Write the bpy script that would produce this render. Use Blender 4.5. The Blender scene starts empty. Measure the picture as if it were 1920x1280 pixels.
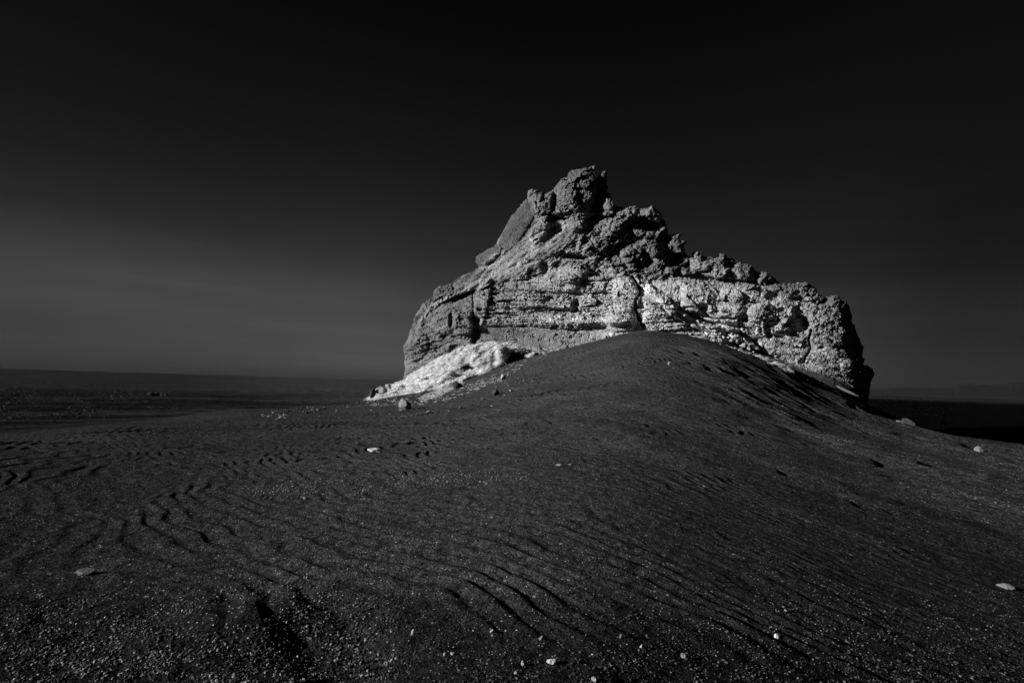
import bpy, math
import numpy as np

# ------------------------------------------------------------------ camera, world, sun
W0, H0, F = 1920.0, 1280.0, 1067.0
EYE = 1.6
PITCH = math.atan(79.0 / F)
ROLL = math.radians(1.73)
scene = bpy.context.scene
COL = scene.collection
cp, sp, cr, sr = math.cos(PITCH), math.sin(PITCH), math.cos(ROLL), math.sin(ROLL)
FWD = np.array([0, cp, sp]); R0 = np.array([1.0, 0, 0]); U0 = np.array([0, -sp, cp])
RGT = cr * R0 + sr * U0
UPV = cr * U0 - sr * R0
from mathutils import Matrix, Vector
cam_data = bpy.data.cameras.new('camera')
cam = bpy.data.objects.new('camera', cam_data); COL.objects.link(cam)
cam_data.sensor_width = 36.0
cam_data.lens = 36.0 * F / W0
cam_data.clip_start = 0.05
cam_data.clip_end = 60000
m = Matrix(((RGT[0], UPV[0], -FWD[0], 0), (RGT[1], UPV[1], -FWD[1], 0), (RGT[2], UPV[2], -FWD[2], EYE), (0, 0, 0, 1)))
cam.matrix_world = m
scene.camera = cam

SUN_EL = math.radians(17.0)
SUN_TO = math.radians(72.0)        # light travels towards +X, turned this far from +Y
lx, ly = math.sin(SUN_TO), math.cos(SUN_TO)
LDIR = Vector((lx * math.cos(SUN_EL), ly * math.cos(SUN_EL), -math.sin(SUN_EL)))
sun_data = bpy.data.lights.new('sun', 'SUN'); sun_data.energy = 5.0
sun_data.angle = math.radians(0.5); sun_data.color = (1, 1, 1)
sun = bpy.data.objects.new('sun', sun_data); COL.objects.link(sun)
sun.rotation_mode = 'QUATERNION'; sun.rotation_quaternion = LDIR.to_track_quat('-Z', 'Y')

world = bpy.data.worlds.new('World'); scene.world = world; world.use_nodes = True
nt = world.node_tree; nt.nodes.clear()
def N(t, typ, **k):
    n = t.nodes.new(typ)
    for a, b in k.items(): setattr(n, a, b)
    return n
def math_node(t, op, a, b=None, clamp=False):
    n = N(t, 'ShaderNodeMath', operation=op, use_clamp=clamp)
    for i, v in enumerate((a, b)):
        if v is None: continue
        if isinstance(v, (int, float)): n.inputs[i].default_value = v
        else: t.links.new(v, n.inputs[i])
    return n.outputs[0]
def ramp(t, fac, pts, interp='LINEAR'):
    n = N(t, 'ShaderNodeValToRGB'); cr_ = n.color_ramp; cr_.interpolation = interp
    while len(cr_.elements) < len(pts): cr_.elements.new(0.5)
    for e, (p, v) in zip(cr_.elements, pts): e.position = p; e.color = (v, v, v, 1)
    if fac is not None: t.links.new(fac, n.inputs[0])
    return n.outputs[0]
sky = N(nt, 'ShaderNodeTexSky', sky_type='NISHITA')
sky.sun_disc = False; sky.sun_elevation = SUN_EL
sky.sun_rotation = math.atan2(-lx, -ly)
bw = N(nt, 'ShaderNodeRGBToBW'); nt.links.new(sky.outputs[0], bw.inputs[0])
tc = N(nt, 'ShaderNodeTexCoord')
sx = N(nt, 'ShaderNodeSeparateXYZ'); nt.links.new(tc.outputs['Generated'], sx.inputs[0])
# monochrome infrared rendering of the clear sky: deep black overhead, paler air low down
el = ramp(nt, sx.outputs['Z'], [(0.0, .215), (.06, .17), (.14, .14), (.2, .105), (.28, .068), (.36, .048), (.5, .022), (.62, .013), (1, .01)], 'B_SPLINE')
azx = math_node(nt, 'MULTIPLY_ADD', sx.outputs['X'], 0.5); nt.nodes[-1].inputs[2].default_value = 0.5
az = ramp(nt, azx, [(0.0, .3), (.16, .42), (.24, .62), (.30, .72), (.37, .98), (.45, .9), (.55, .6), (.65, .5), (.74, .40), (.8, .2), (1, .1)], 'B_SPLINE')
# thin cirrus streaks low on the left
mp = N(nt, 'ShaderNodeMapping'); nt.links.new(tc.outputs['Generated'], mp.inputs[0])
mp.inputs['Scale'].default_value = (1.2, 1.2, 22.0); mp.inputs['Rotation'].default_value = (0, math.radians(-9), 0)
nz = N(nt, 'ShaderNodeTexNoise'); nz.inputs['Scale'].default_value = 1.5; nz.inputs['Detail'].default_value = 5
nz.inputs['Roughness'].default_value = .55
nt.links.new(mp.outputs[0], nz.inputs['Vector'])
cir = ramp(nt, nz.outputs[0], [(.42, 0), (.75, 1)])
cirw = ramp(nt, sx.outputs['Z'], [(.0, .3), (.1, .8), (.22, .8), (.36, 0)])
cir2 = math_node(nt, 'MULTIPLY_ADD', math_node(nt, 'MULTIPLY', cir, cirw), 0.32); nt.nodes[-1].inputs[2].default_value = 1.0
aw = ramp(nt, sx.outputs['Z'], [(0, 0), (.22, 0), (.5, .6), (1, .8)])        # overhead the sky evens out
mixn = N(nt, 'ShaderNodeMix', data_type='FLOAT'); nt.links.new(aw, mixn.inputs[0]); nt.links.new(az, mixn.inputs[2]); mixn.inputs[3].default_value = 1.0
veil = math_node(nt, 'MULTIPLY', ramp(nt, azx, [(.1, 1), (.2, 1), (.42, 0)]), ramp(nt, sx.outputs['Z'], [(.04, 0), (.12, .9), (.18, 1), (.26, .1), (.5, 0)], 'B_SPLINE'))
veil = math_node(nt, 'ADD', math_node(nt, 'MULTIPLY', veil, .85), 1.0)
v = math_node(nt, 'MULTIPLY', bw.outputs[0], el)
v = math_node(nt, 'MULTIPLY', v, mixn.outputs[0])
v = math_node(nt, 'MULTIPLY', v, veil)
v = math_node(nt, 'MULTIPLY', v, cir2)
cc = N(nt, 'ShaderNodeCombineColor')
for i in range(3): nt.links.new(v, cc.inputs[i])
bg = N(nt, 'ShaderNodeBackground'); bg.inputs['Strength'].default_value = 0.05
nt.links.new(cc.outputs[0], bg.inputs[0])
wo = N(nt, 'ShaderNodeOutputWorld'); nt.links.new(bg.outputs[0], wo.inputs[0])

scene.view_settings.view_transform = 'Standard'
scene.view_settings.look = 'None'
scene.view_settings.exposure = 1.0
scene.view_settings.gamma = 1
scene.view_settings.use_curve_mapping = False
scene.cycles.volume_bounces = 0
scene.cycles.max_bounces = 5

# ------------------------------------------------------------------ numpy helpers
rng = np.random.default_rng(7)
_perm = rng.permutation(256).astype(np.int32)
_g = rng.normal(size=(256, 3)); _g /= np.linalg.norm(_g, axis=1)[:, None]; _g = _g.astype(np.float32)

def perlin(x, y, z=0.0, seed=0):
    x = np.asarray(x, np.float32) + seed * 17.31; y = np.asarray(y, np.float32) + seed * 9.77
    z = np.broadcast_to(np.asarray(z, np.float32), x.shape) + np.float32(seed * 3.3)
    ix = np.floor(x).astype(np.int32); iy = np.floor(y).astype(np.int32); iz = np.floor(z).astype(np.int32)
    fx = x - ix; fy = y - iy; fz = z - iz
    u = fx * fx * fx * (fx * (fx * 6 - 15) + 10); v_ = fy * fy * fy * (fy * (fy * 6 - 15) + 10); w = fz * fz * fz * (fz * (fz * 6 - 15) + 10)
    out = 0
    for dx in (0, 1):
        px_ = _perm[(ix + dx) & 255]; wx = u if dx else 1 - u
        for dy in (0, 1):
            py_ = _perm[(px_ + iy + dy) & 255]; wy = v_ if dy else 1 - v_
            for dz in (0, 1):
                h = _perm[(py_ + iz + dz) & 255]; wz = w if dz else 1 - w
                g = _g[h]
                out = out + wx * wy * wz * (g[..., 0] * (fx - dx) + g[..., 1] * (fy - dy) + g[..., 2] * (fz - dz))
    return out * 1.6

def fbm(x, y, z=0.0, octv=4, gain=.5, seed=0, ridged=False):
    a, s, t = 1.0, 0.0, 0.0
    f = 1.0
    for o in range(octv):
        n = perlin(np.asarray(x) * f, np.asarray(y) * f, np.asarray(z) * f, seed + o * 5)
        if ridged: n = 1 - 2 * np.abs(n)
        s = s + a * n; t += a; a *= gain; f *= 2.07
    return s / t

_cj = rng.random((256, 2)).astype(np.float32)
def worley(x, y, seed=0):
    x = np.asarray(x, np.float32) + seed * 7.1; y = np.asarray(y, np.float32) + seed * 3.9
    ix = np.floor(x).astype(np.int32); iy = np.floor(y).astype(np.int32)
    f1 = np.full(x.shape, 9, np.float32); f2 = f1.copy(); cid = np.zeros(x.shape, np.int32)
    for dx in (-1, 0, 1):
        for dy in (-1, 0, 1):
            h = _perm[(_perm[(ix + dx) & 255] + iy + dy) & 255]
            qx = ix + dx + _cj[h, 0]; qy = iy + dy + _cj[h, 1]
            d = np.hypot(qx - x, qy - y)
            m_ = d < f1
            f2 = np.where(m_, f1, np.minimum(f2, d)); cid = np.where(m_, h, cid); f1 = np.where(m_, d, f1)
    return f1, f2, cid

_fr = rng.random((256, 4)).astype(np.float32) * 2 - 1
def facets(x, y, seed=0, tilt=1.0, step=.5):
    """broken angular faces: every cell is its own tilted plane, set in or out"""
    x = np.asarray(x, np.float32) + seed * 7.1; y = np.asarray(y, np.float32) + seed * 3.9
    ix = np.floor(x).astype(np.int32); iy = np.floor(y).astype(np.int32)
    f1 = np.full(x.shape, 9, np.float32); out = np.zeros(x.shape, np.float32)
    for dx in (-1, 0, 1):
        for dy in (-1, 0, 1):
            h = _perm[(_perm[(ix + dx) & 255] + iy + dy) & 255]
            qx = ix + dx + _cj[h, 0]; qy = iy + dy + _cj[h, 1]
            d = np.abs(qx - x) * (1 + .4 * _fr[h, 3]) + np.abs(qy - y)
            val = step * _fr[h, 0] + tilt * (_fr[h, 1] * (x - qx) + _fr[h, 2] * (y - qy))
            m_ = d < f1
            out = np.where(m_, val, out); f1 = np.where(m_, d, f1)
    return out

def smooth(a, b, x):
    t = np.clip((np.asarray(x, float) - a) / (b - a), 0, 1)
    return t * t * (3 - 2 * t)

def seg_dist(px, py, pts, closed=False, want_near=False):
    """distance to a polyline"""
    P = np.array(pts, float); n = len(P)
    best = np.full(px.shape, 1e9); nx = np.zeros(px.shape); ny = np.zeros(px.shape); tt = np.zeros(px.shape)
    for i in range(n if closed else n - 1):
        a = P[i]; b = P[(i + 1) % n]; d = b - a; L = max(d @ d, 1e-9)
        t = np.clip(((px - a[0]) * d[0] + (py - a[1]) * d[1]) / L, 0, 1)
        qx = a[0] + t * d[0]; qy = a[1] + t * d[1]
        dd = (px - qx) ** 2 + (py - qy) ** 2
        m_ = dd < best
        best = np.where(m_, dd, best)
        if want_near: nx = np.where(m_, qx, nx); ny = np.where(m_, qy, ny)
    best = np.sqrt(best)
    return (best, nx, ny) if want_near else best

def inside(px, py, pts):
    P = np.array(pts, float); c = np.zeros(px.shape, bool); n = len(P)
    for i in range(n):
        x1, y1 = P[i]; x2, y2 = P[(i + 1) % n]
        if y1 == y2: continue
        c ^= ((y1 > py) != (y2 > py)) & (px < (x2 - x1) * (py - y1) / (y2 - y1) + x1)
    return c

def soft(px, py, pts, w):
    """soft-edged region weight"""
    P = np.array(pts, float)
    out = np.zeros(px.shape)
    m_ = (px > P[:, 0].min() - w) & (px < P[:, 0].max() + w) & (py > P[:, 1].min() - w) & (py < P[:, 1].max() + w)
    x, y = px[m_], py[m_]
    d = seg_dist(x, y, pts, True)
    s = np.where(inside(x, y, pts), d, -d)
    out[m_] = smooth(-w, w, s)
    return out

def ray(px, py):
    px = np.asarray(px, float); py = np.asarray(py, float)
    return FWD + ((px - 960) / F)[..., None] * RGT - ((py - 640) / F)[..., None] * UPV
def at(px, py, Y):
    """world point on the line of sight through a photo pixel, at real forward distance Y"""
    d = ray(px, py)
    return d * (np.asarray(Y, float) / d[..., 1])[..., None] + np.array([0, 0, EYE])

def new_mesh(name, V, faces, mat, parent=None, attrs=None, shade_smooth=False):
    """faces: (n,4) or (n,3) int array"""
    me = bpy.data.meshes.new(name)
    V = np.ascontiguousarray(V, np.float32); faces = np.ascontiguousarray(faces, np.int32)
    k = faces.shape[1]
    me.vertices.add(len(V)); me.vertices.foreach_set('co', V.ravel())
    me.loops.add(faces.size); me.loops.foreach_set('vertex_index', faces.ravel())
    me.polygons.add(len(faces))
    me.polygons.foreach_set('loop_start', np.arange(0, faces.size, k, dtype=np.int32))
    if shade_smooth: me.polygons.foreach_set('use_smooth', np.ones(len(faces), bool))
    else: me.polygons.foreach_set('use_smooth', np.zeros(len(faces), bool))
    for an, av in (attrs or {}).items():
        a = me.attributes.new(an, 'FLOAT', 'POINT'); a.data.foreach_set('value', np.ascontiguousarray(av, np.float32))
    me.update(calc_edges=True)
    if mat: me.materials.append(mat)
    o = bpy.data.objects.new(name, me); COL.objects.link(o)
    if parent: o.parent = parent
    return o
def tag(o, label=None, cat=None, group=None, kind=None):
    if label: o['label'] = label
    if cat: o['category'] = cat
    if group: o['group'] = group
    if kind: o['kind'] = kind
    return o

# ------------------------------------------------------------------ materials
def principled(name):
    mt = bpy.data.materials.new(name); mt.use_nodes = True
    t = mt.node_tree; b = t.nodes['Principled BSDF']
    b.inputs['Roughness'].default_value = .95
    b.inputs['Specular IOR Level'].default_value = .15
    return mt, t, b
def noise(t, scale, detail=4, rough=.6, vec=None):
    n = N(t, 'ShaderNodeTexNoise'); n.inputs['Scale'].default_value = scale
    n.inputs['Detail'].default_value = detail; n.inputs['Roughness'].default_value = rough
    if vec is not None: t.links.new(vec, n.inputs['Vector'])
    return n.outputs[0]
def grey(t, b, v):
    c = N(t, 'ShaderNodeCombineColor')
    for i in range(3): t.links.new(v, c.inputs[i])
    t.links.new(c.outputs[0], b.inputs['Base Color'])
def tone_attr(t, name='tone'):
    a = N(t, 'ShaderNodeAttribute'); a.attribute_name = name; return a.outputs['Fac']
def bump(t, b, h, dist, strength=1.0):
    n = N(t, 'ShaderNodeBump'); n.inputs['Distance'].default_value = dist; n.inputs['Strength'].default_value = strength
    t.links.new(h, n.inputs['Height']); t.links.new(n.outputs[0], b.inputs['Normal'])

def mat_rock():
    mt, t, b = principled('weathered_tuff')
    geo = N(t, 'ShaderNodeNewGeometry'); P = geo.outputs['Position']
    n1 = ramp(t, noise(t, 1.1, 5, .65, P), [(.32, .62), (.68, 1.32)])
    n2 = ramp(t, noise(t, 5.0, 6, .8, P), [(.35, .6), (.65, 1.35)])
    v = math_node(t, 'MULTIPLY', tone_attr(t), n1); v = math_node(t, 'MULTIPLY', v, n2)
    grey(t, b, v)
    h = noise(t, 14.0, 4, .7, P)
    bump(t, b, h, .045, 1.0)
    return mt
def mat_sand():
    mt, t, b = principled('black_sand')
    b.inputs['Specular IOR Level'].default_value = 0.0
    geo = N(t, 'ShaderNodeNewGeometry'); P = geo.outputs['Position']
    big = ramp(t, noise(t, .35, 4, .6, P), [(.3, .8), (.7, 1.2)])
    fine = ramp(t, noise(t, 55.0, 3, .8, P), [(.36, .3), (.64, 1.8)])
    v = math_node(t, 'MULTIPLY', tone_attr(t), big); v = math_node(t, 'MULTIPLY', v, fine)
    mid = ramp(t, noise(t, 9.0, 3, .8, P), [(.34, .4), (.66, 1.75)]); v = math_node(t, 'MULTIPLY', v, mid)
    # pale pumice grains, with sand glints painted in as bright spots
    for sc, thr, br in ((70.0, .972, .26), (22.0, .990, .10)):
        vo = N(t, 'ShaderNodeTexVoronoi'); vo.inputs['Scale'].default_value = sc; t.links.new(P, vo.inputs['Vector'])
        sc_ = N(t, 'ShaderNodeSeparateColor'); t.links.new(vo.outputs['Color'], sc_.inputs[0])
        g = math_node(t, 'GREATER_THAN', sc_.outputs[0], thr)
        g2 = math_node(t, 'LESS_THAN', vo.outputs['Distance'], .42)
        g = math_node(t, 'MULTIPLY', math_node(t, 'MULTIPLY', g, g2), br)
        v = math_node(t, 'ADD', v, g)
    grey(t, b, v)
    h = math_node(t, 'ADD', noise(t, 60.0, 3, .8, P), math_node(t, 'MULTIPLY', noise(t, 14.0, 3, .6, P), 1.6))
    h = math_node(t, 'ADD', h, math_node(t, 'MULTIPLY', noise(t, 5.0, 4, .8, P), 6.5))
    farn = math_node(t, 'MULTIPLY', noise(t, .9, 6, .8, P), tone_attr(t, 'far'))
    h = math_node(t, 'ADD', h, math_node(t, 'MULTIPLY', farn, 60.0))
    fs = ramp(t, noise(t, .5, 6, .85, P), [(.36, .25), (.64, 1.8)])
    fm = N(t, 'ShaderNodeMix', data_type='FLOAT'); t.links.new(tone_attr(t, 'far'), fm.inputs[0]); fm.inputs[2].default_value = 1.0; t.links.new(fs, fm.inputs[3])
    v = math_node(t, 'MULTIPLY', v, fm.outputs[0]); grey(t, b, v)
    bump(t, b, h, .012, 1.0)
    return mt
def mat_simple(name, scale, lo, hi, dist=.01, rough=.95):
    mt, t, b = principled(name)
    tcn = N(t, 'ShaderNodeTexCoord'); P = tcn.outputs['Object']
    n = ramp(t, noise(t, scale, 4, .7, P), [(.3, lo), (.7, hi)])
    v = math_node(t, 'MULTIPLY', tone_attr(t), n)
    grey(t, b, v); bump(t, b, noise(t, scale * 1.6, 4, .7, P), dist)
    b.inputs['Roughness'].default_value = rough
    return mt
M_ROCK = mat_rock(); M_SAND = mat_sand()
M_STONE = mat_simple('stone', 9.0, .7, 1.3, .03)
M_PEB = mat_simple('pebble', 40.0, .7, 1.3, .002)
M_GRASS = mat_simple('pale_grass', 3.0, .8, 1.15, .0)
def _leafy():
    t = M_GRASS.node_tree; b = t.nodes['Principled BSDF']; src = b.inputs['Base Color'].links[0].from_socket
    tr = N(t, 'ShaderNodeBsdfTranslucent'); t.links.new(src, tr.inputs[0])
    mx = N(t, 'ShaderNodeMixShader'); mx.inputs[0].default_value = .25
    t.links.new(b.outputs[0], mx.inputs[1]); t.links.new(tr.outputs[0], mx.inputs[2])
    t.links.new(mx.outputs[0], t.nodes['Material Output'].inputs['Surface'])
_leafy()
M_HILL = mat_simple('hill_rock', .004, .7, 1.3, 10.0)

# ------------------------------------------------------------------ terrain
HOR = lambda px: 719 + .0302 * (px - 960)
TPX = [-700, 0, 200, 450, 700, 850, 950, 1080, 1210, 1330, 1450, 1550, 1650, 1750, 1920, 2600]
TY = [1, 3, 5, 8, 12, 18, 24, 30, 36, 42, 46, 52, 70, 110, 300]
TZ = [
 [-.04, -.03, -.02, -.02, 0, 0, 0, 0, 0, -.01, -.02, -.03, -.04, -.05, -.07, -.12],
 [-.12, -.12, -.12, -.1, -.04, -.02, 0, 0, -.04, -.08, -.13, -.17, -.21, -.25, -.33, -.5],
 [-.1, -.17, -.19, -.14, -.05, -.02, 0, 0, -.06, -.13, -.2, -.28, -.35, -.42, -.55, -.85],
 [.15, -.1, -.17, -.15, -.06, 0, .05, .06, 0, -.12, -.25, -.37, -.48, -.6, -.8, -1.3],
 [.3, .02, -.1, -.14, -.06, .05, .16, .24, .2, .03, -.2, -.38, -.52, -.66, -.9, -1.5],
 [-.2, -.5, 0, -.1, -.05, .12, .35, .62, .65, .35, -.03, -.3, -.5, -.65, -1.0, -1.7],
 [-.8, -1.2, -.7, -.05, 0, .3, .75, 1.25, 1.55, 1.35, .5, 0, -.42, -.6, -1.0, -1.9],
 [-1.2, -1.6, -1.2, -.05, .05, .55, 1.3, 2.1, 2.95, 2.85, 1.6, .65, -.1, -.5, -1.1, -2.1],
 [-1.5, -1.9, -1.6, -.7, .1, .85, 2.1, 3.4, 4.7, 4.35, 3.0, 1.65, .15, -.7, -1.4, -2.3],
 [-1.8, -2.1, -1.9, -1.2, .15, 1.15, 3.1, 4.85, 6.55, 5.55, 4.1, 2.35, .15, -1.3, -2.2, -2.5],
 [-2, -2.2, -2.1, -1.5, .1, 1.5, 3.6, 5.15, 6.7, 5.8, 4.4, 2.7, 0, -1.8, -2.5, -2.6],
 [-2.2, -2.4, -2.3, -1.9, -.6, 1.0, 3, 4, 5, 5, 4, 2, -1.0, -2.3, -2.7, -2.8],
 [-2.6, -2.7, -2.6, -2.5, -2.2, -1, 0, 0, 0, 0, 0, -.5, -1.6, -2.6, -2.8, -3],
 [-3] * 16,
 [-3.3] * 16,
]
NT = 340
A0, A1 = math.radians(-60), math.radians(60); L0, L1 = math.log(.8), math.log(300)
def _build_table():
    aa = np.linspace(A0, A1, NT); ll = np.linspace(L0, L1, NT)
    T = np.array(TZ, float); la = np.log(TY)
    pa = np.arctan((np.array(TPX) - 960) / F)
    rows = np.array([np.interp(aa, pa, r) for r in T])              # (15, NT)
    G = np.array([np.interp(ll, la, rows[:, i]) for i in range(NT)])   # (NT angle, NT log)
    def blur(G, s, axis):
        k = np.exp(-.5 * (np.arange(-3 * s, 3 * s + 1) / s) ** 2); k /= k.sum()
        Gp = np.pad(G, [(3 * s, 3 * s) if i == axis else (0, 0) for i in (0, 1)], mode='edge')
        return np.apply_along_axis(lambda r: np.convolve(r, k, 'valid'), axis, Gp)
    G = blur(blur(G, 5, 0), 5, 1)
    # ease distances so the crest against the left sky stays crisp
    return G
_T = _build_table()
def _bs(t):
    return ((1 - t) ** 3 / 6, (3 * t ** 3 - 6 * t ** 2 + 4) / 6, (-3 * t ** 3 + 3 * t ** 2 + 3 * t + 1) / 6, t ** 3 / 6)
def z_base(X, Y):
    X = np.asarray(X, float); Y = np.asarray(Y, float)
    r = np.hypot(X, Y); th = np.arctan2(X, Y); lim = math.radians(58)
    q = np.where(np.abs(th) < lim, th, np.sign(th) * lim * (math.pi - np.abs(th)) / (math.pi - lim))
    Ye = np.maximum(r * np.cos(q), .81)
    u = (q - A0) / (A1 - A0) * (NT - 1); w = (np.log(np.minimum(Ye, 299)) - L0) / (L1 - L0) * (NT - 1)
    u = np.clip(u, 1, NT - 3.001); w = np.clip(w, 1, NT - 3.001)
    iu = u.astype(int); iw = w.astype(int); bu = _bs(u - iu); bw_ = _bs(w - iw)
    z = 0
    for i in range(4):
        for j in range(4):
            z = z + bu[i] * bw_[j] * _T[iu + i - 1, iw + j - 1]
    far = smooth(300, 3000, r)
    return z * (1 - far) + far * (-3.6)

def ripples(X, Y):
    """wind ripples; crests run roughly across the view, falling away to the near right"""
    r = np.hypot(X, Y)
    wx = fbm(X * .22, Y * .22, 0, 3, .5, 11); wy = fbm(X * .9, Y * .9, 0, 2, .5, 12)
    ang = math.radians(46)
    c = X * math.sin(ang) + Y * math.cos(ang) + wx * 1.0 + wy * .10
    al = X * math.cos(ang) - Y * math.sin(ang)
    fine = smooth(.5, 4.0, X + .15 * Y) * smooth(3, 6, Y)
    def saw(p):
        f = p - np.floor(p); k = .64
        v = np.where(f < k, f / k, (1 - f) / (1 - k)); return v * v * (3 - 2 * v)
    # left: sinuous scallops; right: finer and closer
    p1 = c / .31 + perlin(al * .5, c * .7, 0, 21) * 1.0 + perlin(al * 2.0, c * 1.6, 0, 25) * .36
    p2 = c / .19 + perlin(al * .6, c * 1.2, 0, 22) * 1.3 + perlin(al * 2.8, c * 2.2, 0, 24) * .7
    s1 = saw(p1); s2 = saw(p2)
    br = .42 + .58 * smooth(-.35, .25, fbm(al * .9, c * 1.3, 0, 3, .55, 31))
    br2 = .3 + .7 * smooth(-.35, .35, fbm(al * .8, c * 1.2, 0, 3, .55, 35))
    gravel = smooth(4.0, 3.4, Y)
    h = s1 * .024 * (1 - .35 * smooth(-3, -8, X)) * br * (1 - .7 * fine) + s2 * .0105 * br2 * (.35 + .65 * fine)
    h = h * (1 - .85 * gravel) * smooth(17, 6, r)
    # broken ripples on the dune body
    far = smooth(7, 14, r) * smooth(64, 50, r)
    q1 = (c + wx * 1.0) / .32 + perlin(al * .4, c * .5, 0, 27) * 1.3 + perlin(al * 1.9, c * 1.6, 0, 28) * .65
    h = h + saw(q1) * far * (.4 + .6 * smooth(-8, 2, X)) * (.024 + .030 * smooth(-.3, .3, fbm(al * .35, c * .5, 0, 3, .5, 30)))
    ang3 = math.radians(50); c3 = X * math.sin(ang3) + Y * math.cos(ang3); a3 = X * math.cos(ang3) - Y * math.sin(ang3)
    q2 = (c3 + wx * 2.5) / 1.05 + perlin(a3 * .3, c3 * .3, 0, 37) * 1.4 + perlin(a3 * .6, c3 * .9, 0, 38) * .5
    flank = smooth(7, 12, X) * smooth(12, 20, r) * smooth(64, 50, r)
    return h + saw(q2) * flank * .22 * smooth(-.25, .25, fbm(a3 * .12, c3 * .2, 0, 3, .5, 29))
def z_ground(X, Y):
    X = np.asarray(X, float); Y = np.asarray(Y, float)
    r = np.hypot(X, Y)
    z = z_base(X, Y) + ripples(X, Y)
    near = smooth(9, 3.5, r)
    z = z + near * (.035 * fbm(X * 1.3, Y * 1.3, 0, 4, .55, 41)) + .05 * fbm(X * .35, Y * .35, 0, 3, .5, 42) * smooth(2, 8, r) * smooth(100, 30, r)
    # hollows scooped in the foreground gravel
    for (hx, hy, hr, hd) in HOLLOWS:
        z = z - hd * np.exp(-((X - hx) ** 2 + (1.6 * (Y - hy)) ** 2) / hr ** 2)
    gr = smooth(4.2, 3.2, Y) * smooth(0, .5, .3 + fbm(X * .9, Y * .9, 0, 2, .5, 44))
    z = z + .012 * gr * fbm(X * 12, Y * 12, 0, 3, .6, 43)
    far = smooth(28, 60, r)
    z = z + far * smooth(9000, 900, r) * (.55 * fbm(X * .025, Y * .05, 0, 4, .55, 51) + .2 * fbm(X * .15, Y * .2, 0, 3, .6, 52))
    return z
HOLLOWS = [(-1.80, 3.95, .55, -.12), (-1.05, 3.70, .50, .13), (-.72, 3.45, .40, .07), (.25, 2.95, .2, .05), (1.0, 3.3, .25, .05), (-.05, 3.7, .5, .04), (.55, 2.7, .3, .05)]

def tone_ground(X, Y):
    r = np.hypot(X, Y)
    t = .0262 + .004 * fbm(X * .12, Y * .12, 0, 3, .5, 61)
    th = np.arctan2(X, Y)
    # plain beyond the dune, tone cut to near black on the right
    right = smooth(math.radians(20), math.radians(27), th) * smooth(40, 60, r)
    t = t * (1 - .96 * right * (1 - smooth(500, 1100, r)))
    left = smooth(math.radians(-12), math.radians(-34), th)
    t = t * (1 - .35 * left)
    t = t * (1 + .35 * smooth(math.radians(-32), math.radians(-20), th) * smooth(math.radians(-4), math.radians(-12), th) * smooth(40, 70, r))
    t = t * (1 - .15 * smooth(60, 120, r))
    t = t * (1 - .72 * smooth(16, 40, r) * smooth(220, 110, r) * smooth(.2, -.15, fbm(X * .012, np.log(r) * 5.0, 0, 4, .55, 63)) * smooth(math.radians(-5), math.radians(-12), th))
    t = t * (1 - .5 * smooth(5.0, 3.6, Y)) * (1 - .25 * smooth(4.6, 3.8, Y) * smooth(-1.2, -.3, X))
    t = t * (1 - .38 * smooth(math.radians(5), math.radians(33), th))  # vignette towards the right, put into the sand tone
    return np.maximum(t, .0006)

def build_ground():
    dense = np.linspace(-52, 52, 1440); coarse_r = np.linspace(52, 308, 70)[1:-1]
    th = np.radians(np.concatenate([dense, coarse_r]))
    rr = np.concatenate([np.geomspace(.25, 1.7, 14)[:-1], np.linspace(1.7 ** .25, 62 ** .25, 1480) ** 4, np.geomspace(62, 1200, 330)[1:], np.geomspace(1200, 15500, 60)[1:]])
    TH, RR = np.meshgrid(th, rr)
    X = (RR * np.sin(TH)).ravel(); Y = (RR * np.cos(TH)).ravel()
    Z = z_ground(X, Y)
    nc, nr = len(th), len(rr)
    i = np.arange(nr - 1)[:, None] * nc; j = np.arange(nc)[None, :]; jn = (j + 1) % nc
    f = np.stack([i + j, i + jn, i + nc + jn, i + nc + j], -1).reshape(-1, 4)[:, ::-1]
    V = np.stack([X, Y, Z], 1)
    # closing cap beneath the camera
    V = np.vstack([V, [[0, 0, float(Z[:nc].mean())]]])
    cap = np.stack([np.full(nc, len(V) - 1), np.arange(nc), (np.arange(nc) + 1) % nc, (np.arange(nc) + 1) % nc], 1)
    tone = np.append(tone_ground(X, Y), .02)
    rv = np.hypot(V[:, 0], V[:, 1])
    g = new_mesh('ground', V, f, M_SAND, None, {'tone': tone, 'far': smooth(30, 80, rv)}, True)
    tag(g, kind='structure', label='black rippled sand dune and the dark flat plain beyond it')
    c = new_mesh('ground_under_camera', V[np.r_[0:nc, len(V) - 1]] - [0, 0, .004],
                 np.stack([np.full(nc, nc), (np.arange(nc) + 1) % nc, np.arange(nc)], 1), M_SAND, None,
                 {'tone': np.full(nc + 1, .02)})
    tag(c, kind='structure')
build_ground()

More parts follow.
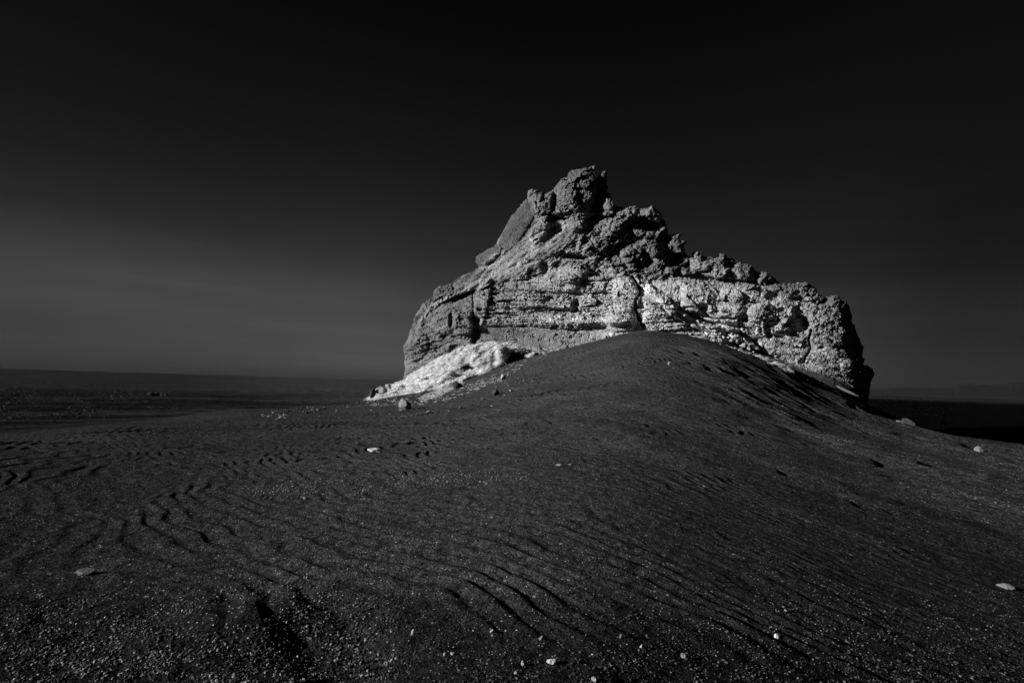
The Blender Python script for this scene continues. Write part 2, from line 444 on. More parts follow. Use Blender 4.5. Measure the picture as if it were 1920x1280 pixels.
def ground_hit(px, py, ymin=1.5, ymax=400):
    """first crossing of the lines of sight with the real ground"""
    px = np.atleast_1d(np.asarray(px, float)); py = np.atleast_1d(np.asarray(py, float))
    d = ray(px, py); d = d / d[:, 1:2]
    ys = np.geomspace(ymin, ymax, 260)
    hit = np.full(len(px), np.nan); prev = np.full(len(px), ymin)
    done = np.zeros(len(px), bool)
    for y in ys:
        zz = EYE + d[:, 2] * y
        zg = z_base(d[:, 0] * y, np.full(len(px), y))
        c = (~done) & (zz <= zg)
        hit[c] = y; done |= c
    q_ = ys[1] / ys[0]; lo = hit / q_ ** 3; hi = hit * q_ ** 3
    ok = ~np.isnan(hit)
    for _ in range(14):
        mid = (lo + hi) / 2
        below = np.zeros(len(px), bool)
        mm = mid[ok]
        below[ok] = EYE + d[ok, 2] * mm <= z_ground(d[ok, 0] * mm, mm)
        hi = np.where(below, mid, hi); lo = np.where(below, lo, mid)
    P = d * hi[:, None]; P[:, 2] += EYE
    return P, ok

# ------------------------------------------------------------------ the rock
OUT = [(740,800),(748,760),(752,735),(755,712),(758,700),(760,690),(757,680),(760,668),(756,655),(757,648),(764,636),(768,622),(774,610),(776,597),
 (787,578),(791,570),(798,566),(804,560),(812,556),(813,546),(818,540),(824,537),(832,536),(840,533),(848,530),(858,522),(872,514),(886,510),(893,505),(898,502),
 (896,497),(892,490),(893,482),(898,477),(905,473),(914,468),(924,463),(930,458),(934,450),(940,440),(948,425),(955,410),(962,402),
 (968,396),(976,384),(982,378),(988,373),(989,364),(992,356),(998,354),(1004,357),(1010,357),(1018,361),(1023,364),(1029,360),(1034,359),(1040,352),
 (1046,344),(1051,337),(1058,333),(1064,331),(1065,325),(1070,320),(1077,318),(1083,317),(1090,317),(1098,315),(1104,315),(1106,312),(1112,311),(1117,312),(1115,320),(1115,328),(1117,336),
 (1120,334),(1124,328),(1129,323),(1136,320),(1138,324),(1138,334),(1138,345),(1140,352),(1138,361),(1143,363),(1146,368),(1149,376),(1153,382),(1158,386),(1164,387),(1172,390),
 (1180,388),(1190,386),(1197,389),(1199,393),(1206,390),(1214,391),(1217,388),(1223,386),(1229,390),(1234,395),(1240,401),(1243,406),(1239,409),(1246,413),(1249,420),(1252,430),(1252,438),
 (1256,441),(1262,439),(1268,438),(1274,437),(1279,438),(1277,442),(1272,446),(1276,450),(1282,450),(1287,453),(1285,458),(1282,461),(1284,468),(1284,473),(1290,477),(1294,482),(1298,481),(1297,475),(1302,472),(1309,469),
 (1315,472),(1319,478),(1319,481),(1330,481),(1342,484),(1348,482),(1350,475),(1357,476),(1363,479),(1364,483),(1374,484),(1386,490),(1395,495),(1402,495),(1410,499),(1415,505),
 (1421,511),(1427,509),(1440,510),(1441,513),(1448,518),(1456,524),(1460,528),(1466,531),(1475,532),(1485,531),(1492,532),(1496,528),(1500,530),(1507,529),(1512,527),(1517,532),(1525,536),(1531,542),
 (1532,547),(1538,552),(1546,556),(1556,556),(1562,553),(1570,554),(1576,559),(1578,563),(1586,565),(1592,573),(1595,584),(1598,592),(1597,603),(1602,609),(1605,618),(1609,630),(1614,640),(1619,650),(1618,660),
 (1616,668),(1622,674),(1618,683),(1626,685),(1636,691),(1640,699),(1638,708),(1633,714),(1632,724),(1630,735),(1629,744),(1628,760),(1626,800)]
RBF = [(740,800,49.5),(760,700,50.3),(757,650,51.5),(776,600,51.5),(800,620,50),(830,640,48.9),(830,700,48.6),(885,640,47.5),(960,640,46.7),(1100,620,45.6),
 (1200,600,44.9),(1300,610,44.3),(1400,650,43.7),(1500,680,43.0),(1600,710,42.3),(1630,740,43.2),(1630,690,43.6),(1200,790,44.4),(1000,790,45.9),(1500,790,43.2),(1620,790,44),
 (820,560,50.6),(880,560,48.9),(960,550,47.6),(1050,550,46.6),(1120,560,46),(1180,550,45.5),(1250,560,45),(1350,570,44.4),(1450,600,43.9),(1550,630,42.6),(1600,640,42.8),
 (850,535,50.3),(900,522,49.4),(1000,508,48),(1080,500,47.2),(1180,515,46.5),(1290,525,45.6),(1400,538,45.1),(1480,555,44.9),(1560,575,43.8),(1590,585,44.3),
 (1300,505,48.2),(1400,520,47.8),(1330,490,49),(1400,503,49),(1500,537,47.3),
 (950,470,51),(1000,450,51),(1050,460,50),(1000,480,49.2),(1080,440,51.3),(900,495,52.5),
 (945,430,55),(1000,370,57),(1090,380,54.5),(1090,320,56),(1040,400,53.6),(1100,420,52.3),(1150,395,53.6),(1200,400,52.8),(1240,430,52.4),
 (1180,450,51.3),(1230,470,50.0),(1275,465,50.8),(1150,480,49.6),(1100,480,48.5),(1290,495,49.6),(1200,490,48.8)]
def rbf_fit(pts):
    P = np.array(pts, float); x = P[:, :2] / 100
    r = np.linalg.norm(x[:, None] - x[None], axis=2)
    K = np.where(r > 0, r * r * np.log(r + 1e-12), 0) + np.eye(len(P)) * .05
    A = np.block([[K, np.c_[np.ones(len(P)), x]], [np.c_[np.ones(len(P)), x].T, np.zeros((3, 3))]])
    return x, np.linalg.solve(A, np.r_[P[:, 2], 0, 0, 0])
def rbf_eval(fit, px, py):
    x, w = fit; X = px / 100; Y = py / 100
    out = w[-3] + w[-2] * X + w[-1] * Y
    for (a, b), k in zip(x, w[:-3]):
        r2 = (X - a) ** 2 + (Y - b) ** 2
        out = out + k * .5 * r2 * np.log(r2 + 1e-12)
    return out
CT = ([700,750,800,840,880,900,960,1020,1080,1130,1180,1200,1280,1350,1420,1480,1540,1600,1640],
      [700,640,590,562,548,532,522,505,500,510,518,525,525,530,545,560,575,600,690])
LAY = ([740,860,1000,1100,1200,1300,1400,1500,1600,1640], [640,603,600,606,604,594,612,645,690,712])

# lumps of rock standing proud: cx, cy, rx, ry, tilt(deg), how far (m), squareness
BUMPS = [
 (1086,352,36,42,35,1.5,3),(1128,345,11,30,8,-.4,2),(1010,385,14,22,20,.8,2),(1022,378,14,24,10,1.1,3),(1003,368,15,14,0,1.0,2),
 (1012,432,13,28,35,1.0,2.5),(1148,378,20,16,0,.9,2),(965,425,22,52,32,.8,3),(915,478,28,13,-38,1.1,2.5),
 (1165,412,34,14,-40,1.1,2.5),(1150,440,26,20,-20,1.3,2),(1205,398,18,10,0,.8,2),(1228,400,18,18,0,1.6,2),(1190,436,26,13,-30,.9,2),
 (1240,420,14,20,0,.8,2),(1270,458,20,20,0,1.4,2),(1215,455,34,24,30,1.5,2.2),(1185,478,20,22,-25,1.2,2.2),(1235,478,26,16,40,.9,2),
 (1118,462,24,15,-20,.9,2),(1145,500,26,10,10,.6,2),(1075,512,30,20,-10,.7,2),(1240,505,30,14,0,.8,2),(1200,505,20,10,0,.5,2),
 (1270,508,24,9,5,.6,2),(1310,495,22,14,10,.9,2),(1345,500,26,14,10,.7,2),(1375,512,22,12,15,.7,2),(1400,515,20,15,20,.8,2),(1435,522,18,12,0,.5,2),
 (1308,476,11,8,0,.7,2),(1357,480,9,6,0,.6,2),(1480,545,36,14,8,.9,2),(1520,548,20,16,10,.6,2),(1575,570,20,14,10,.7,2),
 (1175,545,26,36,0,.7,3),(1240,560,34,34,10,.6,3),(1310,560,38,26,5,.7,3),(1370,575,26,34,0,.7,3),(1430,590,30,24,0,1.0,2),(1480,590,26,20,20,1.0,2),
 (1455,615,30,14,10,.9,2),(1552,612,40,36,10,.4,3),(1570,665,46,36,20,.3,3),(1600,690,24,20,0,.6,2.5),(1625,700,14,12,0,.9,2),
 (868,605,18,22,0,1.0,4),(1165,600,30,22,0,.7,3),(905,560,14,50,10,.7,2.5),(960,560,60,30,0,.4,2.5),(1050,530,40,20,0,.5,2),(835,600,24,28,20,.6,2.5),
 (1345,625,40,18,8,.4,3),(1250,600,44,20,4,.5,3),(780,650,22,30,20,.6,2),(1000,505,50,12,-25,.6,2),(940,520,50,9,-25,.6,2),(870,540,38,8,-28,.7,2.5),
 (1040,460,50,14,-30,.7,2),(985,482,46,10,-38,.5,2),(1075,425,24,10,-15,.6,2)]
# hollows, notches and clefts
PITS = [(1118,400,16,18,0,1.6),(1108,415,14,14,0,1.2),(1205,420,28,12,5,1.6),(1225,428,18,10,0,1.1),(1262,480,16,22,-30,1.2),(1243,462,10,16,-20,.7),
 (1075,482,24,6,8,1.1),(1100,490,24,6,14,.8),(1130,500,18,5,20,.9),(1190,450,14,10,0,.8),(1215,490,10,12,0,.7),(1165,462,12,8,0,.7),(1050,408,20,8,-15,1.0),
 (1040,430,18,9,-30,.9),(1030,445,14,6,-30,.7),(1100,455,10,8,0,.7),(1020,498,10,10,0,.7),(890,600,10,8,20,.9),(892,622,7,22,5,1.0),(846,600,5,14,0,.6),
 (1080,572,8,10,0,.7),(1030,560,8,4,0,.4),(1320,577,9,7,0,.8),(1500,598,16,9,20,1.2),(1495,585,9,10,0,.7),(1508,612,14,7,-20,.9),(1450,555,14,9,10,.7),
 (1445,605,12,8,0,.8),(1470,583,12,5,20,.7),(1440,622,6,14,-20,.7),(1460,628,12,6,20,.6),(1395,600,8,5,0,.5),(1426,530,30,6,6,.8),(1380,528,40,5,8,.9),(1320,522,40,5,5,.8),
 (1418,515,12,9,0,.9),(1370,498,12,7,10,.9),(1545,565,12,6,-30,.8),(1590,590,8,10,0,.6),(1600,660,10,14,0,.5),(1560,640,5,3,0,.4),(1540,652,6,3,0,.3),
 (870,555,26,4,-30,.9),(850,560,20,4,-25,.8),(920,535,22,3,-30,.6),(960,500,16,3,-35,.5),(830,560,20,4,-25,.6),(1415,640,10,6,30,.6),(1355,625,16,5,30,.8),(1320,618,16,6,15,.9),
 (1300,590,30,4,8,.5),(1285,600,22,4,40,.7),(1370,640,20,6,30,.9),(1420,665,26,7,20,.9),(900,580,6,5,0,.4),(1232,450,9,4,0,.5),(1125,375,10,24,20,1.3),(1037,385,6,18,0,1.0),
 (1018,368,10,7,0,.6),(835,630,8,5,0,.5),(820,655,6,5,0,.4),(855,655,12,8,0,.7),(800,610,9,6,0,.4),(790,590,10,6,-40,.5)]
CRACKS = [([(1185,518),(1195,535),(1200,548),(1192,565),(1190,578),(1196,592),(1203,606),(1206,612)], 2.0, .9),
 ([(1178,516),(1188,522),(1200,540)], 3, .7),([(1392,590),(1384,600),(1386,615),(1392,632),(1394,640)], 1.6, .5),([(1398,562),(1388,580)], 1.5, .4),
 ([(1520,620),(1516,640),(1520,652),(1510,672),(1508,680)], 2.0, .7),([(1290,555),(1310,572),(1325,590)], 1.6, .5),([(1118,372),(1122,350),(1117,330)], 3, 1.5),
 ([(1220,600),(1240,605),(1290,600)], 1.0, .2),([(1318,593),(1345,596),(1375,597),(1385,590)], 1.5, .4),([(885,540),(888,570),(886,590)], 1.5, .4),
 ([(1205,470),(1190,500)], 2, .8),([(1240,575),(1260,595),(1290,610),(1310,622)], 2, .4)]
VEIN = [(1205,528),(1225,548),(1245,562),(1262,585),(1290,602),(1315,610),(1338,618),(1358,632),(1392,640),(1412,655)]
ZG = [(840,552),(858,535),(895,510),(925,478),(950,470),(1000,438),(1045,415),(1085,412),(1090,440),(1080,455),(1050,475),(1010,500),(960,522),(905,542),(870,556)]
ZS1 = [(935,462),(945,425),(962,400),(980,380),(992,378),(1002,392),(1005,410),(985,448),(965,470),(945,470)]
ZS2 = [(888,485),(905,470),(930,456),(940,466),(922,480),(902,502),(890,500)]
ZS3 = [(1062,332),(1066,322),(1082,316),(1086,326),(1074,334)]
ZUP = [(960,475),(1000,440),(1080,415),(1085,450),(1140,500),(1200,512),(1290,512),(1292,478),(1300,300),(900,300),(880,480)]

def rock_field(px, py, d_edge):
    """forward distance of the front surface, and its colour"""
    wx = px + 3.5 * fbm(px / 30, py / 30, 0, 3, .45, 71); wy = py + 3.5 * fbm(px / 30, py / 30, 4, 3, .45, 72)
    D = rbf_eval(ROCKFIT, px, py)
    ct = np.interp(px, *CT)
    low = smooth(-6, 8, py - ct)
    s = wy - np.interp(px, *LAY)
    grass = soft(px, py, ZG, 7)
    slab = np.maximum(np.maximum(soft(px, py, ZS1, 3), soft(px, py, ZS2, 3)), soft(px, py, ZS3, 2))
    up = soft(px, py, ZUP, 8) * (1 - grass)
    softlay = smooth(8, 14, s) * smooth(60, 44, s) * smooth(870, 895, px) * smooth(1160, 1110, px) * low
    for (cx, cy, rx, ry, ang, pr, sq) in BUMPS:
        R = max(rx, ry) * 1.35
        m_ = (np.abs(px - cx) < R) & (np.abs(py - cy) < R)
        a = math.radians(ang); dx = wx[m_] - cx; dy = wy[m_] - cy
        u = (dx * math.cos(a) + dy * math.sin(a)) / rx; v = (-dx * math.sin(a) + dy * math.cos(a)) / ry
        q = np.clip(np.abs(u) ** sq + np.abs(v) ** sq, 0, 1)
        D[m_] -= .8 * pr * (1 - q ** 1.6) ** .6
    for (cx, cy, rx, ry, ang, dp) in PITS:
        R = max(rx, ry) * 2.2
        m_ = (np.abs(px - cx) < R) & (np.abs(py - cy) < R)
        a = math.radians(ang); dx = wx[m_] - cx; dy = wy[m_] - cy
        u = (dx * math.cos(a) + dy * math.sin(a)) / rx; v = (-dx * math.sin(a) + dy * math.cos(a)) / ry
        q = u * u + v * v
        D[m_] += dp * np.exp(-q ** 2)
    for pts, w, dp in CRACKS:
        D += dp * np.exp(-(seg_dist(wx, wy, pts) / w) ** 2)
    # bedding on the lower face
    lay = fbm(s / 9, px / 260, 0, 3, .6, 81); lay = np.tanh(lay * 4)
    D += low * (1 - softlay) * .16 * np.tanh(4 * fbm(s / 16, px / 300, 0, 2, .5, 85))
    D += low * (1 - softlay) * (.07 + .15 * smooth(-30, -18, s) * smooth(16, 6, s) * smooth(870, 900, px)) * lay * smooth(-.5, .3, fbm(px / 40, py / 12, 0, 2, .5, 83))
    D += low * (1 - softlay) * .05 * np.tanh(4 * fbm((s + 3 * fbm(px / 30, py / 30, 0, 2, .5, 88)) / 4.2, px / 60, 0, 3, .6, 87))
    D -= smooth(-11, -8, s) * smooth(7, 3, s) * .28 * smooth(880, 900, px) * smooth(1200, 1150, px)
    D += softlay * .15
    # roughness, coarse to fine: broken planes first, grit last
    calm = 1 - .45 * smooth(.0, .3, fbm(px / 70, py / 30, 0, 2, .5, 89)) * low
    rough = calm * (1 - .85 * slab) * (1 - .55 * softlay) * (1 - .6 * grass)
    ra = math.radians(-28); jx = wx * math.cos(ra) + wy * math.sin(ra); jy = -wx * math.sin(ra) + wy * math.cos(ra)
    crag = np.clip(up + .6 * (1 - low), 0, 1) + .35 * smooth(1380, 1440, px) * smooth(640, 610, py) * low
    crag = np.clip(crag, 0, 1)
    D += rough * crag * (.55 * facets(jx / 42, jy / 24, 2, .9, .6) + .36 * facets(jx / 17, jy / 11, 3, .9, .6))
    D += rough * (.17 * crag + .05) * facets(jx / 8, jy / 6, 4, .9, .6)
    D += rough * (.055 * crag + .03) * facets((px + .6 * py) / 4.6, (py - .5 * px) / 4.0, 5, .8, .6)
    D += rough * (1 - crag) * (.26 * facets((wx + .4 * wy) / 60, (wy - .25 * wx) / 26, 6, .8, .7) + .12 * facets((wx + .5 * s) / 22, (s - .35 * wx) / 9, 7, .8, .5))
    zone = smooth(-.15, .25, fbm(px / 55, py / 38, 0, 3, .5, 90))
    D -= rough * (.20 * crag + .14 * zone) * fbm(wx / 30, wy / 20, 0, 5, .56, 91, True)
    D += rough * (.045 + .05 * zone) * fbm(px / 3.2, py / 2.7, 0, 2, .6, 93)
    # short joints and cracks
    cw = np.abs(fbm(wx / 38, wy / 30, 0, 3, .6, 94)); D += rough * .32 * smooth(.035, .0, cw) * (.35 + .65 * zone)
    # scattered weathering holes
    hn = fbm(wx / 6, wy / 4, 0, 2, .5, 95)
    D += rough * (low * .5 * zone + .3 * crag) * smooth(.33, .46, hn)
    # grass-covered slope: long streaks running down to the left
    a = math.radians(-36); uu = px * math.cos(a) + py * math.sin(a); vv = -px * math.sin(a) + py * math.cos(a)
    D += grass * (.62 * fbm(uu / 34, vv / 9, 0, 4, .66, 97) + .30 * fbm(uu / 9, vv / 4, 0, 3, .6, 98))
    # the pale crumbling vein
    dv = seg_dist(wx, wy, VEIN); vein = smooth(12, 5, dv + 2.5 * fbm(px / 7, py / 7, 0, 2, .5, 99)) * smooth(-8, 8, py - ct)
    D -= vein * .55; D += .6 * np.exp(-((dv - 11) / 4) ** 2) * smooth(1285, 1300, px) * (wy < np.interp(px, [p[0] for p in VEIN], [p[1] for p in VEIN]))
    # rounding away to the outline
    w = 16.0 + 8 * smooth(1540, 1590, px); e = np.clip(1 - d_edge / w, 0, 1)
    D += (1.2 + 1.2 * smooth(1540, 1590, px)) * (1 - np.sqrt(np.clip(1 - e * e, 0, 1)))
    # tone of the stone, with rim shade painted in
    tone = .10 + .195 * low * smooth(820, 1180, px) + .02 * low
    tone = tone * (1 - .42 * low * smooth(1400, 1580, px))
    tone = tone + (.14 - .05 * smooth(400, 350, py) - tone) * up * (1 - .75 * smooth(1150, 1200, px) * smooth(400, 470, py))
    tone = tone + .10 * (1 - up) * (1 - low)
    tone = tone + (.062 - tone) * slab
    tone = tone + (.40 - tone) * grass * smooth(850, 930, px) * (.55 + .45 * np.tanh(3 * fbm(uu / 40, vv / 9, 0, 3, .5, 101)))
    band = smooth(-11, -7, s) * smooth(9, 4, s) * smooth(980, 1040, px) * low
    tone = tone * (1 + .7 * band * smooth(-.1, .25, fbm(px / 14, py / 9, 0, 2, .5, 103)))
    tone = tone * (1 - .22 * softlay)
    tone = tone + (.50 - tone) * vein * .75
    tone = tone * (1 + .15 * low * lay)
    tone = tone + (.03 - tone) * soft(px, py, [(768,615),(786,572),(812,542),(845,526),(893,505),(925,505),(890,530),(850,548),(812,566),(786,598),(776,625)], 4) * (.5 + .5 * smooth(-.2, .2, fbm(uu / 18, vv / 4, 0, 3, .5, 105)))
    tone = tone * (1 - .45 * smooth(26, 8, d_edge + 8 * fbm(px / 12, py / 12, 0, 3, .6, 106)) * smooth(1260, 1350, px))  # shade along the right rim, put into the tone
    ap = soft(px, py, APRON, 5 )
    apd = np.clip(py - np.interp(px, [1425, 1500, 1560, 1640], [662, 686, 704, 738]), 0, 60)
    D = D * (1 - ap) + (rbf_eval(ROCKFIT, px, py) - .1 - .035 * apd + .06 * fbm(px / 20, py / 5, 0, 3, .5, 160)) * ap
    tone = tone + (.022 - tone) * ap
    tone = tone * (.86 - .10 * smooth(930, 800, px))
    tone = tone * (1 + .35 * fbm(px / 3.5, py / 3.2, 0, 3, .7, 107))
    return D, np.clip(tone, .03, .8)

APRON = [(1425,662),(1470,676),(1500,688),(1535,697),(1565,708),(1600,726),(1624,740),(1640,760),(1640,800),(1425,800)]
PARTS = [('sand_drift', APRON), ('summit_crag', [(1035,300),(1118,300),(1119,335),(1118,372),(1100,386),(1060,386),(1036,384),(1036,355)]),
 ('rock_spire', [(1119,336),(1122,310),(1145,310),(1145,362),(1125,366),(1118,372)]),
 ('leaning_slab', [(925,470),(945,420),(975,380),(985,345),(1036,345),(1036,384),(1010,400),(985,450),(960,472)]),
 ('jutting_ledge', [(880,470),(925,455),(942,468),(915,500),(885,508)]),
 ('grassy_slope', [(830,545),(885,505),(915,500),(960,472),(1010,405),(1090,405),(1092,445),(1080,458),(1050,478),(1010,502),(960,524),(905,544),(870,558)]),
 ('dark_crag', [(1252,436),(1295,430),(1300,482),(1290,500),(1262,500),(1250,470)]),
 ('upper_crags', [(1036,384),(1118,372),(1125,366),(1160,360),(1255,375),(1252,436),(1250,470),(1262,500),(1290,500),(1290,520),(1180,520),(1080,500),(1092,445),(1090,405),(1036,400)]),
 ('crest_ridge', [(1290,460),(1470,505),(1600,545),(1600,585),(1540,572),(1480,556),(1420,540),(1350,526),(1290,520),(1290,500),(1298,482)])]

ROCKFIT = rbf_fit(RBF)
def relief(name_root, outline, field, step, thick, thick_w, warp, mat, parts, body):
    P = np.array(outline, float)
    xs = np.arange(P[:, 0].min() - 2, P[:, 0].max() + 3, step); ys = np.arange(P[:, 1].min() - 2, P[:, 1].max() + 3, step)
    GX, GY = np.meshgrid(xs, ys); nx, ny = len(xs), len(ys)
    cx = (GX[:-1, :-1] + step / 2).ravel(); cy = (GY[:-1, :-1] + step / 2).ravel()
    keep = inside(cx, cy, outline)
    i = (np.arange(ny - 1)[:, None] * nx + np.arange(nx - 1)[None]).ravel()
    Q = np.stack([i, i + nx, i + nx + 1, i + 1], 1)[keep]; qx = cx[keep]; qy = cy[keep]
    used, inv = np.unique(Q.ravel(), return_inverse=True); Q = inv.reshape(-1, 4)
    px = GX.ravel()[used]; py = GY.ravel()[used]
    d, nx_, ny_ = seg_dist(px, py, outline, True, True)
    ins = inside(px, py, outline)
    cnt = np.bincount(Q.ravel(), minlength=len(used)); bnd = cnt < 4
    snap = bnd & (d < step * 1.5)
    px = np.where(snap, nx_, px); py = np.where(snap, ny_, py); d = np.where(bnd | ~ins, 0, d)
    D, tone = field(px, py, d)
    wpx = px + warp * fbm(px / 5, py / 5, 0, 3, .6, 111); wpy = py + warp * fbm(px / 5, py / 5, 5, 3, .6, 112)
    V = at(wpx, wpy, D)
    e = np.clip(1 - d / thick_w, 0, 1)
    Db = np.maximum(D, rbf_eval(ROCKFIT, px, py) + 1.3 if thick > 5 else D) + thick * np.sqrt(np.clip(1 - e * e, 0, 1))
    Db = np.where(bnd, D, Db)
    Vb = at(wpx, wpy, Db)
    # back: sink toward its own real place, keeping boundary verts shared
    nb = len(V); map_b = np.where(bnd, np.arange(nb), np.arange(nb) + nb)
    allV = np.vstack([V, Vb]); allT = np.r_[tone, tone]
    Fb = map_b[Q][:, ::-1]
    lab = np.full(len(Q), len(parts))
    jx = qx + 5 * fbm(qx / 12, qy / 12, 0, 3, .6, 115); jy = qy + 5 * fbm(qx / 12, qy / 12, 7, 3, .6, 116)
    for k in range(len(parts) - 1, -1, -1):
        lab[inside(jx, jy, parts[k][1])] = k
    objs = []
    root = name_root
    for k in range(len(parts) + 1):
        f = Q[lab == k]
        if k == len(parts): f = np.vstack([f, Fb])
        if not len(f): continue
        u, iv = np.unique(f.ravel(), return_inverse=True)
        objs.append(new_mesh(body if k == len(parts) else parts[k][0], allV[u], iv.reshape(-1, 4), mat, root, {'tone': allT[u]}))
    return (px, py, V, tone, objs)
def empty(name, loc=(0, 0, 0)):
    o = bpy.data.objects.new(name, None); COL.objects.link(o); o.location = loc; return o
rock = empty('rock_outcrop')
tag(rock, 'massive layered pale rock outcrop with jagged dark summit rising behind the sand dune', 'rock outcrop')
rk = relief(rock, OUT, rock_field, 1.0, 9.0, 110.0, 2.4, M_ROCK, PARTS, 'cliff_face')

# ------------------------------------------------------------------ grass bank at the left foot of the rock
BANK = [(690,752),(697,742),(715,733),(735,724),(757,714),(775,702),(795,690),(815,677),(838,667),(860,655),(882,648),(905,645),(928,642),(942,646),(955,644),(972,649),(988,656),(1002,662),
 (1000,668),(985,668),(968,664),(955,668),(945,680),(930,694),(912,702),(895,704),(878,712),(862,722),(840,730),(815,738),(790,742),(760,740),(730,748),(705,756)]
def bank_field(px, py, d):
    P, ok = ground_hit(px, py + 4)
    Yg = np.where(ok, P[:, 1], 47.5)
    Dr = rbf_eval(ROCKFIT, px, py) - .4
    up = smooth(0, 34, d)
    base = np.interp(px, [690, 760, 850, 950, 1000], [43.5, 43.5, 43.0, 43.2, 43.6])
    top = np.interp(px, [690, 760, 850, 950, 1000], [46.5, 48.6, 46.2, 45.2, 44.6])
    lo = np.interp(px, [690, 760, 860, 930, 1000], [752, 740, 722, 694, 668]); hi = np.interp(px, [690, 757, 838, 882, 928, 1000], [748, 714, 667, 648, 642, 662])
    t = np.clip((lo - py) / np.maximum(lo - hi, 4), 0, 1)
    D = base + (top - base) * t
    a = math.radians(-32); uu = px * math.cos(a) + py * math.sin(a); vv = -px * math.sin(a) + py * math.cos(a)
    w1, w2, _c = worley(uu / 9, vv / 4.5, 9)
    D += .7 * fbm(uu / 34, vv / 8, 0, 4, .62, 121) + .22 * fbm(px / 6, py / 5, 0, 2, .5, 122) + .32 * w1
    for cx, cy, rx, ry, dp in ((760,728,10,4,.6),(800,712,12,4,.7),(840,690,9,4,.6),(905,662,10,4,.6),(881,690,15,6,1.6),(930,668,7,12,.8),(975,664,22,5,1.3),(862,705,10,5,.5),(820,722,14,4,.5)):
        D += dp * np.exp(-(((px - cx) / rx) ** 2 + ((py - cy) / ry) ** 2) ** 2)
    for cx, cy, rx, ry, pr in ((938,665,10,26,.9),(905,675,26,18,.5),(820,700,36,18,.5),(850,690,24,14,.4)):
        q = np.clip(((px - cx) / rx) ** 2 + ((py - cy) / ry) ** 2, 0, 1); D -= pr * np.sqrt(1 - q)
    e = np.clip(1 - d / 9, 0, 1); D += .7 * (1 - np.sqrt(np.clip(1 - e * e, 0, 1)))
    return D, np.full(px.shape, .30) + .10 * fbm(px / 8, py / 8, 0, 2, .5, 123)
bank = relief(None, BANK, bank_field, 1.5, 2.5, 30.0, 2.0, M_STONE, [], 'grass_bank')
tag(bank[4][0], 'earth bank heaped against the left foot of the rock, under bright grass', 'bank')

def blades(name, P0, length, dirs, mat, tone, width=.012, droop=.6, per=9, spread=.8, nseg=3):
    """tufts of curved blades rooted at P0"""
    n = len(P0) * per
    R = np.repeat(P0, per, 0) + rng.normal(0, .03, (n, 3)) * [1, 1, .3]
    L = np.repeat(length, per) * rng.uniform(.5, 1.25, n)
    dv = np.repeat(dirs, per, 0) + rng.normal(0, spread, (n, 3)) * [1, 1, .6]
    dv[:, 2] = np.abs(dv[:, 2]) * .7 + .25; dv /= np.linalg.norm(dv, axis=1)[:, None]
    side = np.cross(dv, [0, 0, 1.0]) + rng.normal(0, .4, (n, 3)); side /= np.linalg.norm(side, axis=1)[:, None]
    Vs = []
    for k in range(nseg + 1):
        t = k / nseg
        c = R + dv * (L * t)[:, None] + np.array([0, 0, -1.0]) * (L * droop * t * t)[:, None]
        wv = side * (width * (1 - .85 * t) * np.repeat(rng.uniform(.7, 1.4, len(P0)), per))[:, None]
        Vs += [c - wv, c + wv]
    V = np.stack(Vs, 1).reshape(-1, 3); m_ = 2 * (nseg + 1)
    b = np.arange(n)[:, None] * m_
    Fs = [np.stack([b[:, 0] + 2 * k, b[:, 0] + 2 * k + 1, b[:, 0] + 2 * k + 3, b[:, 0] + 2 * k + 2], 1) for k in range(nseg)]
    T = np.repeat(np.repeat(tone, per) * rng.uniform(.75, 1.2, n), m_)
    return new_mesh(name, V, np.vstack(Fs), mat, None, {'tone': np.clip(T, 0, .95)}, True)
# bright grass on the bank
bkx, bky, bV = bank[0], bank[1], bank[2]
dn = fbm(bkx / 9, bky / 7, 0, 3, .55, 131)
hole = np.zeros(len(bkx))
for cx, cy, rx, ry in ((760,728,10,4),(800,712,12,4),(840,690,9,4),(905,662,10,4),(735,738,8,3),(855,706,12,4),(881,691,16,7),(975,665,24,5),(940,690,10,5)):
    hole = np.maximum(hole, np.exp(-(((bkx - cx) / rx) ** 2 + ((bky - cy) / ry) ** 2) ** 2))
aa_ = math.radians(-32); bu_ = bkx * math.cos(aa_) + bky * math.sin(aa_); bv_ = -bkx * math.sin(aa_) + bky * math.cos(aa_)
bw1 = worley(bu_ / 9, bv_ / 4.5, 9)[0]
pr = np.clip(.55 + dn * 2.0, .03, 1) * np.clip(1.25 - 1.5 * bw1, .03, 1) * (1 - hole * .97); pr /= pr.sum()
pick = rng.choice(len(bV), 11000, p=pr)
gt = (.92 + .5 * np.clip(dn[pick], -.5, .1)) * rng.choice([.45, .8, 1.0, 1.05], len(pick), p=[.14, .2, .36, .3])
tag(blades('bank_grass', bV[pick] + rng.normal(0, .03, (len(pick), 3)), rng.uniform(.18, .5, len(pick)), np.tile([-.75, -.6, .3], (len(pick), 1)), M_GRASS, gt, .021, .5, 6, .5),
    'bright white grass covering the bank at the left foot of the rock', 'grass', kind='stuff')
